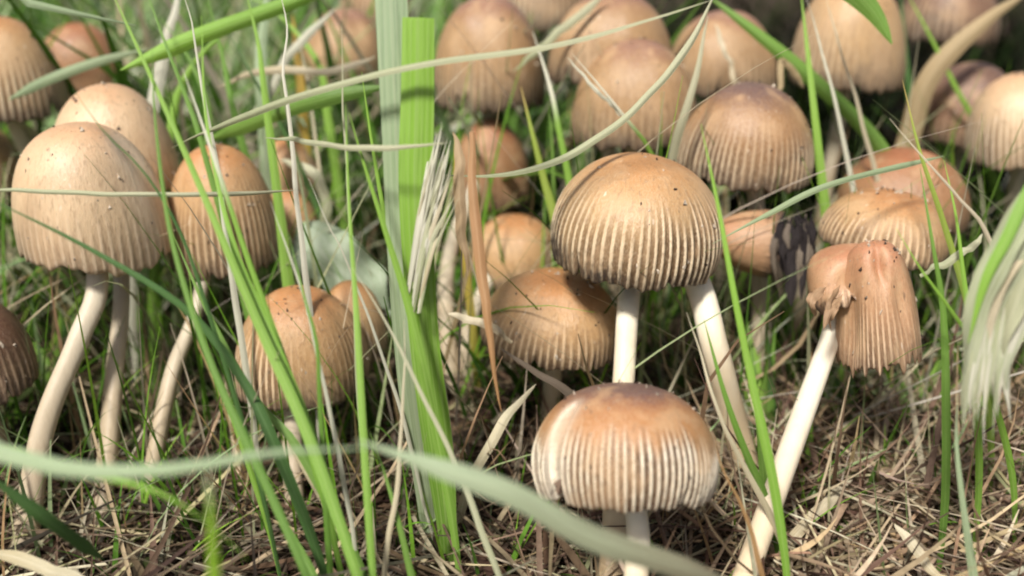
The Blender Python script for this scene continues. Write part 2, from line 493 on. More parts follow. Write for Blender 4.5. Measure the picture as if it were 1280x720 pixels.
LOG = []
def mushroom(label, box, dia, mat, stem=None, roll=0, nod=0, seed=1, group='clump of ribbed brown mushrooms', stemw=4.0, detail=True, yaw=None, stem_top=.55, stemm='buff', **q):
    """box = photo pixels x0,y0,x1,y1 of the whole cap; dia = cap diameter in mm (sets the distance)"""
    V, capa, co, flesh, ink, na, nr, rx, h, c, M, d, bb = fit_cap(box, dia, roll, nod, seed, detail, yaw, q)
    bx0, bx1, by0, by1 = bb
    axis = M @ np.array([0, 0, 1.0])
    top = c + axis * h * stem_top
    # stem way points
    if stem is None:
        b = c - axis * .02 + rng.normal(0, .003, 3); b[2] = 0
        b[1] += .004
        pts = [top, c * .6 + (c - axis * .012) * .4, (c + b) / 2 + rng.normal(0, .0015, 3), b]
    else:
        pts = [top]
        last = stem[-1]
        if len(last) == 3: dl, lp = last[2], P(*last)
        else: lp = PG(*last); dl = depth_of(lp)
        n = len(stem)
        for i, s_ in enumerate(stem[:-1]):
            f = (i + 1) / (n + .0)
            pts.append(P(s_[0], s_[1], s_[2] if len(s_) == 3 else d * (1 - f) + dl * f))
        pts.append(lp)
        if lp[2] > .003:
            dv = pts[-1] - pts[-2]; dv = dv / np.linalg.norm(dv)
            dv[2] = min(dv[2], -.5)
            pts.append(lp + dv * lp[2] / -dv[2])
    b = pts[-1]
    b[2] = float(gz(b[0], b[1])) - .002
    base = np.array([b[0], b[1], max(b[2], -.004) + .002])
    root = thing('mushroom', label, 'mushroom', base, group)
    last = cap_mesh('cap', V, capa, co, flesh, ink, na, nr, h, c, M, mat, root, base)
    if detail:
        r = np.random.default_rng(seed + 500); gv, gf = [], []
        pk = r.choice(len(V), 46, replace=False)
        for p_ in (V[pk] @ M.T + c):
            sz = r.uniform(.00012, .00042); k0 = len(gv)
            for d3 in ((1, 0, 0), (-.6, .9, 0), (-.6, -.8, .1), (0, 0, 1), (0, .1, -1)):
                gv.append(p_ + (np.array(d3) + r.normal(0, .3, 3)) * sz * np.array([1, 1, 1.6]))
            gf += [(k0, k0 + 1, k0 + 3), (k0 + 1, k0 + 2, k0 + 3), (k0 + 2, k0, k0 + 3), (k0 + 1, k0, k0 + 4), (k0 + 2, k0 + 1, k0 + 4), (k0, k0 + 2, k0 + 4)]
        mesh_obj('grit', np.array(gv), gf, GRIT, root, base, smooth=False)['kind'] = 'stuff'
    # gills: a pleated dark cone inside the cap
    ng = 96
    a = np.linspace(0, 2 * math.pi, ng, endpoint=False)
    pl = np.where(np.arange(ng) % 2 == 0, 1.0, 0.0)
    G = []
    mz = last[:, 2].mean()
    for f in (1.0, .7, .42, .16):
        zz = mz + h * (.10 + (1 - f) * .5) + pl * h * .16 * (f ** .5)
        G.append(np.stack([np.cos(a) * rx * q.get('gillr', .9) * f, np.sin(a) * rx * q.get('gillr', .9) * f, zz], 1))
    mesh_obj('gills', np.concatenate(G) @ M.T + c, grid_faces(4, ng, True), GILL, root, base, smooth=False)
    # stem
    path = spline(pts, 40)
    tt = np.linspace(0, 1, 40)
    rad = .0005 * stemw * (.86 + .2 * tt + .25 * sstep(.9, 1, tt) + .04 * np.sin(9 * tt + seed))
    sv, sf = tube(path, rad, 16, seed)
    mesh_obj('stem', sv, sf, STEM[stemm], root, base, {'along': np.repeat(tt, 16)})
    LOG.append((label[:42], round(d * 1e3), [round(x * 1e3) for x in c], 'H/R %.2f' % (h / rx), 'dia %.0f' % (rx * 2e3), [round(v) for v in (bx0, by0, bx1, by1)]))
    return root

mu = mushroom
# front and centre
mu('rounded mushroom with bold white ribs and a torn pale side, lowest cap in the clump', (664, 478, 899, 642), 29, 'front', [(797, 660), (795, 720, .150)], seed=3, ribs=76, rib0=.5, ribl=.28, riba=1.9, even=.5, sharp=2.3, ribd=.034, open=117, shape=.9, lump=.03, yaw=0, stemw=3.6, stemm='white', nod=-24,
   slits=((R(214), .07, .30, .42, .75), (R(192), .05, .62, .12, .4)), rag=.035)
mu('thin mushroom half hidden beneath the rounded white ribbed cap', (705, 560, 800, 628), 15, 'tan', [(765, 660), (766, 720, .168)], seed=4, stemw=3.2, detail=False, ribs=40)
mu('large tan bell mushroom with black inky rim and bright white stem', (688, 190, 906, 366), 33, 'tan', [(868, 345, .186), (893, 430, .183), (918, 525, .190)], seed=11, ribs=64, rib0=.42, ribl=.35, even=.55, riba=1.3, ribd=.032, roll=3, nod=0, open=110, shape=.95, lump=.04, rag=.05, stemw=5.0, stemm='white', yaw=0, inky=((R(195), .7, .5), (R(240), .6, .72)))
mu('small mushroom tucked behind the large tan bell cap, its cream stem showing', (735, 262, 850, 345), 20, 'tan', [(785, 380, .186), (779, 480, .180)], seed=6, stemw=4.2, stemm='white', detail=False, ribs=44)
mu('dark brown domed mushroom with plum crown and grey ribbed rim', (843, 102, 1018, 242), 31, 'brown', [(947, 280), (952, 400), (949, 515)], seed=9, ribs=60, rib0=.48, riba=1.1, ribd=.03, open=97, shape=.96, lump=.03, roll=4, stemw=4.2)
mu('tan mushroom with a slight plum spot on its crown beside the dark brown dome', (713, 48, 872, 190), 31, 'umber', seed=14, ribs=50, rib0=.6, riba=.6, open=95, shape=.95, lump=.04)
mu('tall smooth tan mushroom rising behind the plum spotted cap', (684, -12, 842, 118), 32, 'umber', seed=15, ribs=44, rib0=.65, riba=.5, open=92, detail=False)
mu('tan egg shaped mushroom with dark shaded rim, beside the broad upright blades', (541, -6, 682, 142), 30, 'umber', seed=16, ribs=52, rib0=.6, riba=.9, open=98, shape=.9)
mu('ochre brown mushroom standing behind the dark brown dome', (832, 12, 972, 125), 30, 'umber', seed=17, ribs=46, rib0=.5, riba=.7, detail=False, open=95)
mu('tall ochre streaked mushroom behind the crossing green blades', (985, -32, 1133, 118), 32, 'tan', seed=18, ribs=52, rib0=.45, riba=.7, open=94, shape=.9)
mu('pale tan ribbed mushroom overlapping the shaded purple brown cap, above a black hollow', (1206, 90, 1345, 214), 28, 'pale', seed=19, ribs=52, rib0=.4, riba=1.0, roll=-12, open=98)
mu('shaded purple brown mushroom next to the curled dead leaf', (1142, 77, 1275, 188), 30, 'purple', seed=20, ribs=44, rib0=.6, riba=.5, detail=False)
mu('reddish brown mushroom behind the small orange ribbed cap', (1042, 184, 1214, 300), 33, 'rust', seed=21, ribs=44, rib0=.6, riba=.5, detail=False, open=94)
mu('orange tan ribbed mushroom just above the broken drooping cap', (1022, 235, 1188, 340), 27, 'orange', [(1130, 380), (1135, 520)], seed=22, ribs=54, rib0=.42, riba=1.0, open=98, roll=6)
brk = mu('broken pink tan mushroom with drooping crumpled cap and bent thick stem', (1044, 300, 1153, 472), 16, 'pink', [(1052, 385, .184), (1035, 432, .183), (985, 570, .170), (932, 720, .158)], seed=23, ribs=46, rib0=.5, riba=1.1, ribd=.06, roll=-8, nod=-10, open=88, shape=.62, lump=.09, rag=.07, tall=3.2, stemw=4.3, stemm='white', stem_top=.1, yaw=0,
   dents=((R(200), .45, .75, .35, .25), (R(265), .22, .35, .22, .16), (R(290), .25, .62, .2, .14), (R(255), .2, .3, .12, .10)), gillr=.4)
tip = mu('pinkish mushroom tipped on its side showing a black inky rim', (880, 262, 1002, 350), 21, 'pink', [(1004, 315, .226), (1000, 380, .236)], seed=24, ribs=40, rib0=.9, riba=.4, roll=-80, open=80, lump=.06, detail=False, stemw=3.2, rag=.08, inky=((0, 9, .72),))
mu('tan bell mushroom with reddish flank beside the rust coloured dead blade', (600, 334, 777, 466), 29, 'orange', [(690, 480), (685, 560)], seed=25, ribs=58, rib0=.55, riba=.8, open=97, shape=.95, roll=5, nod=2)
mu('smooth orange mushroom peeking over the cap with reddish flank', (583, 267, 702, 365), 24, 'orange', [(588, 400), (583, 545)], seed=26, ribs=44, rib0=.7, riba=.5, detail=False)
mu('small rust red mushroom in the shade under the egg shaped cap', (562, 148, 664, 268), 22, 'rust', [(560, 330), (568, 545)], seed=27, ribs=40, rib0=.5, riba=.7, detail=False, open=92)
# left half
mu('big glossy pale mushroom with bent stem, in front of its twin', (14, 152, 220, 346), 33, 'pale', [(122, 352), (98, 425), (52, 545), (22, 690)], seed=31, ribs=48, rib0=.62, riba=.5, open=99, shape=.88, lump=.09, stemw=4.1, slits=((R(225), .22, .22, .03, .5), (R(300), .16, .5, .02, .35)), dents=((R(230), .35, .35, .2, .09), (R(300), .3, .6, .25, .07)))
mu('glossy pale mushroom rising behind its bigger twin, on straight stem', (62, 104, 228, 262), 29, 'pale', [(152, 352), (142, 480), (122, 655)], seed=32, ribs=44, rib0=.7, riba=.4, open=96, shape=.9, lump=.06, stemw=3.7, slits=((R(240), .2, .15, .02, .4),))
mu('tan ribbed mushroom crossed by thin green blades beside the glossy pale pair', (208, 180, 352, 352), 25, 'orange', [(246, 385), (212, 480), (172, 655)], seed=33, ribs=52, rib0=.42, riba=.8, open=95, shape=.85, lump=.05, stemw=3.4, rag=.06)
mu('small orange mushroom behind the bleached grass next to ribbed tan cap', (322, 236, 402, 318), 15, 'orange', seed=34, ribs=36, detail=False, stemw=3)
mu('orange crowned mushroom with pale flank below the grey green leaf', (293, 356, 462, 514), 27, 'orange', [(366, 560), (372, 670)], seed=35, ribs=56, rib0=.4, riba=.9, open=98, shape=.92, stemw=4)
mu('small tan mushroom squeezed behind the orange crowned cap', (395, 350, 484, 458), 15, 'tan', seed=36, ribs=36, detail=False, stemw=3)
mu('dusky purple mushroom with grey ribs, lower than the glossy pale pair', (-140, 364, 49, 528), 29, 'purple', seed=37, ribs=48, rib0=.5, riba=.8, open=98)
mu('tan streaked mushroom with shaded rim above the glossy pale pair', (-70, 20, 88, 158), 31, 'tan', seed=38, ribs=50, rib0=.5, riba=.8, open=97)
mu('blurred pinkish brown mushroom under the grey green leaf blade', (48, 28, 162, 128), 26, 'rust', seed=39, ribs=40, rib0=.7, riba=.4, detail=False)
mu('smooth tan mushroom wedged beside the biggest glossy pale cap', (-90, 150, 38, 262), 27, 'tan', seed=40, ribs=44, rib0=.6, riba=.6, detail=False)
mu('tan mushroom behind the yellow blade', (377, 10, 486, 112), 27, 'umber', seed=41, ribs=44, rib0=.6, riba=.4, detail=False)
mu('brown mushroom poking above the one behind the yellow blade', (424, -48, 520, 42), 26, 'brown', seed=42, ribs=40, detail=False)
mu('small tan mushroom buried in grass behind the ribbed tan cap', (322, 172, 404, 252), 17, 'orange', seed=43, ribs=36, detail=False)
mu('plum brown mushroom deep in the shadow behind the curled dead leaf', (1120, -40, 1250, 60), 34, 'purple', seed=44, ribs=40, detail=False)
mu('brown mushroom far behind the egg shaped cap', (625, -60, 735, 40), 30, 'brown', seed=45, ribs=40, detail=False)

# ------------------------------------------------------------------ blades
def blade(name, label, cat, pts, wpx, mat, group=None, tip='point', twist=(0, 0), fold=.25, root=True, rows=30, base_w=.5, parent=None, origin=None, wave=0, seed=0, kink=0):
    """pts = (px, py, depth) from base to tip; depth None = on the ground; wpx = full width in photo pixels at its widest"""
    W = []
    for p_ in pts:
        W.append(PG(p_[0], p_[1]) if p_[2] is None else P(*p_))
    dmid = np.mean([depth_of(p_) for p_ in W])
    half = wpx / FPX * dmid * .5
    b = W[0]
    if root and b[2] > .004 and parent is None:
        dv = W[0] - W[1]; dv = dv / np.linalg.norm(dv)
        hz = dv * [1, 1, 0]
        drop = b[2] + .003
        g = b + hz * drop * .6; g[2] = -.003
        W = [g, b * .5 + g * .5 + hz * .1 * drop] + W
    path = spline(W, rows)
    tt = np.linspace(0, 1, rows)
    tg = np.gradient(path, axis=0); tg /= np.linalg.norm(tg, axis=1)[:, None]
    if tip == 'point': prof = np.clip((1 - tt) / .55, 0, 1) ** .75
    elif tip == 'cut': prof = np.ones(rows)
    elif tip == 'both': prof = np.clip((1 - tt) / .2, 0, 1) ** .7 * np.clip(tt / .2, 0.05, 1) ** .7
    else: prof = np.clip((1 - tt) / .25, 0, 1) ** .6
    prof = np.maximum(prof * (base_w + (1 - base_w) * sstep(0, .35, tt)), .05)
    r = np.random.default_rng(seed + int(abs(pts[0][0]) * 7 + abs(pts[-1][1])))
    prof = prof * (1 + .05 * np.sin(tt * r.uniform(8, 16) + r.uniform(0, 6)))
    if kink:
        w_ = r.normal(0, 1, (rows, 3)); w_ = np.cumsum(w_ - w_.mean(0), axis=0)
        for _ in range(3): w_[1:-1] = (w_[:-2] + w_[1:-1] * 2 + w_[2:]) / 4
        path = path + w_ * (kink * dmid / FPX) * sstep(0, .15, tt)[:, None]
    V, A = [], []
    us = (-1, -.5, 0, .5, 1)
    for i in range(rows):
        view = path[i] - CAMP; view /= np.linalg.norm(view)
        side = np.cross(tg[i], view)
        side /= np.linalg.norm(side) + 1e-9
        nrm = np.cross(side, tg[i])
        an = R(twist[0] * (1 - tt[i]) + twist[1] * tt[i]) + wave * math.sin(tt[i] * 14 + seed)
        s2 = side * math.cos(an) + nrm * math.sin(an)
        n2 = np.cross(s2, tg[i])
        hw = half * prof[i]; th = min(.00006, hw * .2)
        for sg in (1, -1):
            for u in us:
                lift = fold * hw * (abs(u) - .5) + sg * th * (1 - u * u)
                V.append(path[i] + s2 * u * hw + n2 * lift)
                A.append((u, tt[i], hw * 1000))
    F = []
    for i in range(rows - 1):
        for h0, fl in ((0, False), (5, True)):
            for k in range(4):
                q0 = i * 10 + h0 + k
                f_ = (q0, q0 + 1, q0 + 11, q0 + 10)
                F.append(f_[::-1] if fl else f_)
    org = np.array(path[0]) if origin is None else origin
    o = mesh_obj(name, np.array(V), F, BL[mat], parent, org, {'bl': np.array(A)})
    if parent is None: tag(o, label, cat, group)
    return o

for root_, x0, x1, y0, y1, d0, k in ((tip, 976, 1016, 258, 385, .205, 15), (brk, 1022, 1044, 345, 425, .172, 4)):
    for i in range(k):
        f = (i + .5) / k; x = x0 + (x1 - x0) * f; ya = y0 + random.uniform(0, 30); yb = y1 - random.uniform(0, 60)
        m_ = root_ is tip
        blade('inky_shred' if m_ else 'torn_shred', '', '', [(x + random.uniform(-5, 5) + (0 if m_ else 12), ya, d0 + (0 if m_ else .003)), (x + random.uniform(-14, 14), ya * .55 + yb * .45, d0 - .002), (x + random.uniform(-12, 8), yb, d0 + random.uniform(-.003, .006))], random.uniform(7, 17) if m_ else random.uniform(8, 15),
              random.choice(['ink', 'ink', 'twig'] if m_ else ['shred', 'shred', 'twig']), rows=12, parent=root_, origin=np.array(root_.location), twist=(random.uniform(-60, 60), random.uniform(-80, 80)), seed=i, tip='both', wave=.5)

# the collapsed half of the broken cap, folded over to the other side of the stem
q_ = dict(ribs=40, rib0=.6, riba=.9, ribd=.06, open=84, shape=.7, lump=.16, rag=.16, splits=5, dents=((R(250), .3, .6, .25, .2),), inky=((R(200), .7, .55),))
V_, ca_, co_, fl_, ik_, na_, nr_, rx_, h_, c_, M_, d_, _ = fit_cap((1008, 304, 1118, 396), 16.4, -20, -4, 77, False, 0, q_)
cap_mesh('torn_cap_flap', V_, ca_, co_, fl_, ik_, na_, nr_, h_, c_, M_, 'pink', brk, np.array(brk.location))

GB = 'green grass blades among the mushrooms'
DB = 'dead grass stalks among the mushrooms'
def gb(label, pts, wpx, mat, **k): return blade('grass_shoot', label, 'grass', pts, wpx * (.74 if wpx < 30 else 1), mat, k.pop('group', GB), **k)
def db(label, pts, wpx, mat, **k): return blade('dead_grass_stalk', label, 'dead grass', pts, wpx * .85, mat, k.pop('group', DB), kink=k.pop('kink', .9), rows=k.pop('rows', 44), **k)

# broad upright pair in the middle
gb('broad grey green upright blade running the full height beside its bright twin', [(527, 575, .172), (515, 470, .166), (502, 300, .160), (494, 130, .155), (488, -30, .152)], 37, 'grey', tip='cut', fold=.15)
gb('broad bright green blade with squared off torn top', [(548, 560, .168), (530, 420, .162), (520, 250, .156), (522, 120, .153), (523, 22, .151)], 40, 'bright', tip='cut', fold=.12)
fr = thing('frayed_leaf_sheath', 'bleached frayed leaf sheath peeling off the broad bright blade', 'dead leaf', P(516, 400, .156))
for i in range(26):
    f = i / 25
    x0 = 512 + 12 * f + random.uniform(-4, 4); y0 = 395 - 60 * random.random()
    x1 = 540 + 28 * f + random.uniform(-6, 6); y1 = 150 + 120 * f * random.random() + random.uniform(-10, 40)
    blade('fibre', '', '', [(x0, y0, .156), ((x0 + x1) / 2 - 3, (y0 + y1) / 2, .154), (x1, y1, .150 + .006 * random.random())], random.uniform(3, 8), random.choice(['white', 'white', 'pale', 'straw']), rows=10, parent=fr, origin=np.array(fr.location), twist=(random.uniform(-50, 50), 30), seed=i)
# thin blades crossing the left half
gb('long thin bright blade slanting down across the glossy pale caps', [(448, 725, .140), (385, 545, .143), (325, 410, .145), (255, 245, .146), (195, 110, .147), (133, -25, .150)], 18, 'bright')
gb('thin green blade bending down in front of the tan ribbed cap', [(385, 725, .138), (330, 600, .140), (262, 450, .142), (215, 300, .144), (195, 160, .146), (190, 60, .147)], 14, 'mid')
gb('thin green blade with a white withered tip over the tan ribbed cap', [(372, 505, .150), (348, 430, .148), (305, 310, .146), (265, 190, .145), (228, 85, .146)], 14, 'brightw')
gb('bright blade passing in front of the orange crowned cap', [(425, 650, .145), (385, 530, .146), (340, 420, .147), (290, 300, .148), (258, 150, .150), (252, 20, .152)], 14, 'bright', group=GB)
gb('dark green blade leaning beneath the tan ribbed cap', [(345, 560, .150), (300, 470, .150), (230, 385, .148), (110, 310, .145), (-10, 250, .142)], 19, 'dark')
gb('dull green blade tangled at the foot of the orange crowned mushroom', [(372, 560, .154), (320, 500, .156), (262, 395, .158), (215, 290, .160)], 16, 'mid')
gb('slender green shoot beside the orange crowned mushroom', [(300, 550, .158), (270, 470, .156), (245, 400, .156), (236, 340, .156)], 9, 'bright')
gb('straight thin green blade in front of the small tan cap', [(466, 725, .144), (455, 560, .146), (446, 400, .148), (436, 250, .150), (432, 130, .152)], 13, 'bright')
gb('bright pointed blade leaning on the broad upright pair', [(548, 555, .160), (515, 400, .156), (482, 290, .153), (455, 205, .151), (436, 140, .150)], 18, 'bright')
gb('narrow green blade behind the bright pointed one', [(492, 330, .166), (475, 240, .164), (462, 160, .163), (452, 90, .162)], 14, 'bright')
gb('short lime green blade with whitish cut tip before the grey green fallen blade', [(272, 790, .102), (268, 720, .100), (264, 650, .098), (258, 588, .097)], 22, 'lime', tip='round', fold=.3)
gb('thin dark green blade with dry tip over the orange crowned cap', [(400, 505, .146), (396, 430, .145), (380, 370, .145), (360, 290, .147)], 11, 'mid')
db('silvery dry blade tip forking over the orange crowned cap', [(392, 430, .148), (378, 370, .147), (358, 310, .147), (338, 252, .148)], 7, 'white')
db('pale greyish stalk slanting from small tan cap to the ground', [(622, 725, .150), (570, 590, .148), (520, 480, .147), (478, 395, .147), (440, 335, .148)], 9, 'pale')
db('thin dry stalk with kinked top in front of the tan ribbed cap', [(436, 330, .158), (415, 285, .156), (400, 250, .155), (385, 222, .155)], 6, 'white')
db('thin bleached stalk standing behind the narrow pointed blade', [(436, 220, .158), (431, 150, .157), (430, 90, .157), (427, 30, .157)], 7, 'pale')
# long pale arches
db('long pale arching dry blade sweeping across the upper caps', [(215, 185, .185), (290, 150, .165), (400, 108, .150), (540, 75, .148), (700, 48, .15), (890, 0, .156)], 11, 'pale', twist=(0, 65), tip='both', fold=.5, root=False)
db('fibrous pale stalk arching under the tan plum spotted cap', [(535, 220, .165), (640, 212, .168), (720, 184, .172), (800, 128, .176), (850, 72, .18), (895, -10, .185)], 11, 'pale', twist=(50, -20), tip='both', fold=.6, root=False)
db('whitish stalk propped against the fibrous arching one', [(838, 200, .208), (860, 120, .2), (885, 20, .196)], 13, 'pale', tip='round')
db('taut grey strand lying across the glossy pale pair', [(-60, 236, .158), (80, 238, .156), (240, 242, .158), (370, 238, .17)], 7, 'pale', tip='both', fold=.5, root=False)
db('second fibrous strand across the broad upright pair', [(330, 172, .175), (450, 182, .150), (560, 178, .147)], 8, 'pale', tip='both', root=False)
# top left tangle
gb('grey green leaf blade lying over the pinkish brown and tan streaked caps', [(-60, -15, .150), (40, 5, .150), (110, 20, .152), (170, 32, .156)], 34, 'grey', tip='point')
gb('wide green blade lying flat behind the long slanting blade', [(450, -30, .215), (340, 12, .21), (250, 45, .205), (150, 88, .2)], 27, 'bright', tip='both', fold=.4, root=False)
gb('wide green blade behind the broad upright pair pointing sideways', [(500, 105, .20), (420, 120, .20), (350, 140, .205), (260, 175, .215)], 28, 'mid', tip='both', fold=.35, root=False)
gb('olive blade leaning over the buried small cap', [(362, 180, .222), (335, 130, .22), (310, 85, .219), (285, 40, .219)], 13, 'dark')
gb('green blade standing between the buried cap and slanting blade', [(312, 215, .222), (292, 140, .22), (278, 70, .22), (258, -10, .22)], 17, 'mid')
gb('yellow tipped withering blade', [(382, 190, .25), (376, 110, .248), (370, 60, .248), (366, 18, .248)], 17, 'yellow', tip='round')
gb('thin olive blade crossing the glossy pale twin', [(262, 395, .152), (225, 290, .150), (180, 215, .148), (130, 165, .147), (90, 110, .146)], 9, 'dark')
gb('green blade standing behind the glossy pale twin', [(255, 190, .196), (232, 120, .196), (205, 50, .196), (180, -20, .198)], 14, 'mid')
gb('short lime blade standing just beside the yellow tipped one', [(330, 110, .2), (322, 50, .2), (305, -20, .2)], 20, 'bright')
db('bleached stalk in the tangle above the tan ribbed cap', [(245, 60, .176), (238, 20, .176), (225, -20, .176)], 10, 'white')
db('dry curled stalk above the buried small cap', [(358, 150, .178), (352, 95, .177), (360, 40, .178), (350, -10, .18)], 10, 'white')
TL = [('pale leaf blade lying over the pinkish brown cap', [(190, 60, .225), (120, 78, .222), (60, 100, .222), (10, 125, .226)], 16, 'grey', 'both'),
      ('bleached wide blade behind the slanting bright blade', [(205, 60, .23), (215, 20, .23), (225, -30, .232)], 18, 'white', 'round'),
      ('pale green blade standing behind the wide flat blade', [(330, 150, .235), (326, 70, .234), (338, -30, .235)], 22, 'grey', 'round'),
      ('lime tinted blade bent behind the yellow one', [(410, 150, .245), (398, 80, .243), (350, 20, .243), (300, -10, .245)], 17, 'bright', 'point'),
      ('dead white blade fallen behind the tan ribbed cap', [(300, 175, .238), (335, 120, .236), (372, 60, .236), (420, 10, .238)], 12, 'white', 'both'),
      ('olive blade leaning across the buried small cap top', [(250, 230, .226), (262, 150, .225), (240, 80, .225), (200, 20, .226)], 15, 'mid', 'point'),
      ('straw leaf crossing above the buried small cap', [(270, 110, .226), (330, 90, .225), (400, 88, .226), (470, 70, .23)], 11, 'straw', 'both'),
      ('green curved blade behind the pale arching dry blade', [(210, 190, .23), (225, 110, .229), (270, 50, .229), (330, 25, .23)], 18, 'bright', 'point'),
      ('bleached curled leaf above the grey green broad leaf', [(395, 300, .226), (405, 250, .224), (390, 215, .224), (350, 200, .226)], 15, 'pale', 'both'),
      ('thin straw stalk standing beside the yellow blade', [(402, 240, .23), (392, 170, .229), (385, 110, .229), (372, 40, .23)], 7, 'straw', 'point'),
      ('white dry stalk leaning over the tall smooth tan cap', [(640, 90, .235), (690, 50, .232), (760, -10, .232)], 12, 'pale', 'both'),
      ('dry tan stalk over the ochre brown mushroom', [(918, 130, .238), (905, 70, .236), (893, 30, .236)], 7, 'straw', 'both'),
      ('brown bent stem bit between brown dome and ochre cap', [(968, 130, .222), (975, 95, .222), (982, 75, .224), (1005, 110, .226)], 9, 'browns', 'both')]
for lb, pt, wd, mt, tp in TL:
    (db if mt in ('white', 'straw', 'browns', 'pale') else gb)(lb, pt, wd, mt, tip=tp, root=pt[0][1] - pt[-1][1] > 60 and tp != 'both')
# centre
gb('pointed blade with yellowing tip against the dark gap', [(697, 290, .215), (680, 225, .213), (665, 165, .211), (651, 108, .211)], 20, 'yellowtip')
gb('green blade with bleached white upper half', [(712, 230, .218), (700, 170, .216), (688, 110, .215), (666, 40, .215)], 17, 'brightw')
gb('short green blade beside the bleached one', [(692, 240, .222), (690, 180, .22), (686, 130, .22)], 13, 'mid')
gb('green stalk with split whitish tip before the plum spotted cap', [(818, 200, .205), (785, 152, .2), (750, 108, .198), (716, 68, .198)], 12, 'brightw')
db('dry split sliver next to the whitish tipped stalk', [(775, 145, .2), (745, 112, .199), (708, 72, .199)], 6, 'white', root=False)
db('rust coloured dead blade hanging before the tan bell with reddish flank', [(590, 165, .156), (594, 240, .153), (600, 330, .152), (612, 430, .152), (627, 515, .154)], 17, 'rust', fold=.4, tip='point', root=False)
db('torn brown dead sheath beside the rust coloured blade', [(585, 345, .158), (578, 260, .157), (575, 200, .157), (566, 165, .157)], 16, 'browns', fold=.4, tip='both', root=False)
gb('olive withered shoot between frayed sheath and rust blade', [(582, 330, .212), (572, 250, .208), (568, 180, .206)], 15, 'yellow')
db('pale straw splinter poking out by the rust coloured blade', [(640, 428, .160), (600, 408, .157), (560, 392, .156)], 12, 'straw', root=False, tip='round')
db('dark twig slanting under the tan bell with reddish flank', [(715, 490, .166), (670, 462, .163), (625, 435, .160)], 14, 'twig', tip='round', fold=0)
# right half
gb('tall bright blade standing in front of the ochre streaked mushroom', [(1042, 330, .216), (1034, 280, .214), (1018, 140, .21), (1000, -20, .21)], 19, 'bright')
db('thin whitish green stalk beside the tall bright blade', [(1070, 255, .216), (1050, 160, .213), (1035, 90, .212), (1005, -10, .212)], 9, 'white')
db('straw coloured stalk crossing the ochre streaked mushroom', [(1105, 240, .225), (1075, 140, .22), (1050, 60, .218), (1030, -10, .218)], 9, 'straw')
gb('slim green blade leaning over the purple brown cap', [(1225, 170, .262), (1195, 110, .258), (1160, 40, .256), (1130, -15, .256)], 13, 'bright')
gb('bright blade in front of the large tan bell cap reaching its stem', [(968, 610, .152), (945, 500, .150), (920, 380, .148), (898, 260, .147), (876, 155, .147)], 16, 'bright')
gb('thick green blade arching down behind the dark brown dome', [(1128, 235, .234), (1085, 165, .232), (1010, 95, .23), (950, 45, .23), (885, -5, .232)], 26, 'mid', fold=.5, tip='round')
gb('broad green blade tip hanging over the tall ochre streaked cap', [(1010, -70, .2), (1060, -20, .2), (1095, 20, .2), (1115, 55, .2)], 36, 'mid', root=False)
gb('upright green blade behind the slim leaning one', [(1140, 150, .27), (1132, 70, .268), (1125, -20, .268)], 18, 'dark')
db('broad curled brown dead leaf over the shaded purple brown cap', [(1145, 160, .262), (1160, 105, .258), (1192, 62, .255), (1232, 25, .254), (1285, -10, .256)], 30, 'browns', fold=.5, tip='round')
gb('green blade rising through the orange tan ribbed cap', [(1215, 400, .182), (1180, 280, .178), (1150, 190, .176), (1128, 100, .176)], 14, 'yellowtip')
gb('bright forked blade in front of the broken drooping cap', [(1225, 450, .158), (1190, 390, .153), (1150, 335, .151), (1120, 285, .151)], 12, 'bright')
gb('dark upright blade between the broken drooping cap and the fuzzy leaf', [(1182, 470, .162), (1178, 380, .160), (1165, 300, .159), (1150, 210, .16)], 15, 'mid')
gb('clustered blade beside the fuzzy pale leaf', [(1215, 430, .165), (1205, 350, .163), (1195, 270, .162), (1180, 200, .163)], 13, 'bright')
db('straw stalk leaning from reddish cap towards the fuzzy leaf', [(1238, 305, .160), (1200, 252, .158), (1160, 205, .157), (1112, 148, .158)], 10, 'straw')
db('broken grey straw piece beside the fuzzy leaf', [(1150, 345, .168), (1190, 330, .166), (1228, 292, .164)], 11, 'pale', root=False, tip='round')
gb('dull green strand lying over the brown dome and reddish cap', [(890, 305, .172), (960, 268, .172), (1040, 230, .174), (1180, 195, .186)], 10, 'grey', tip='both', root=False)
lf = thing('fuzzy_leaf', 'broad fuzzy pale leaf with bright green edge hanging beside the broken mushroom', 'leaf', P(1250, 500, .140))
for k in range(9):
    o_ = (k - 4) * 8
    blade('leaf_strip', '', '', [(1345 + o_ * .6, 190, .135 + .0012 * (k % 3)), (1290 + o_ * .8, 285, .136 + .0012 * (k % 2)), (1254 + o_, 375, .138 + .001 * (k % 3)), (1236 + o_ * .8, 445, .140), (1236 + o_ * .9 + random.uniform(-8, 8), 500 + random.uniform(-25, 30), .142)], random.uniform(22, 38), ['fuzzy', 'pale', 'fuzzy', 'straw', 'fuzzy', 'fuzzy', 'pale', 'white', 'fuzzy'][k], tip='point', parent=lf, origin=np.array(lf.location), fold=.25, rows=40, wave=.4, seed=k, twist=(random.uniform(-20, 20), random.uniform(-50, 50)), kink=.7)
blade('leaf_edge', '', '', [(1300, 200, .134), (1262, 290, .1345), (1232, 350, .136), (1210, 430, .1385)], 15, 'bright', tip='point', parent=lf, origin=np.array(lf.location), rows=24)
for i in range(34):
    x = 1208 + 45 * random.random(); y = 430 + 60 * random.random()
    blade('leaf_hair', '', '', [(x + 14, y - 70, .139), (x + random.uniform(-4, 8), y, .1395), (x + random.uniform(-10, 6), y + random.uniform(20, 75), .141)], random.uniform(2.5, 6), random.choice(['white', 'fuzzy', 'pale']), rows=8, parent=lf, origin=np.array(lf.location), seed=i)
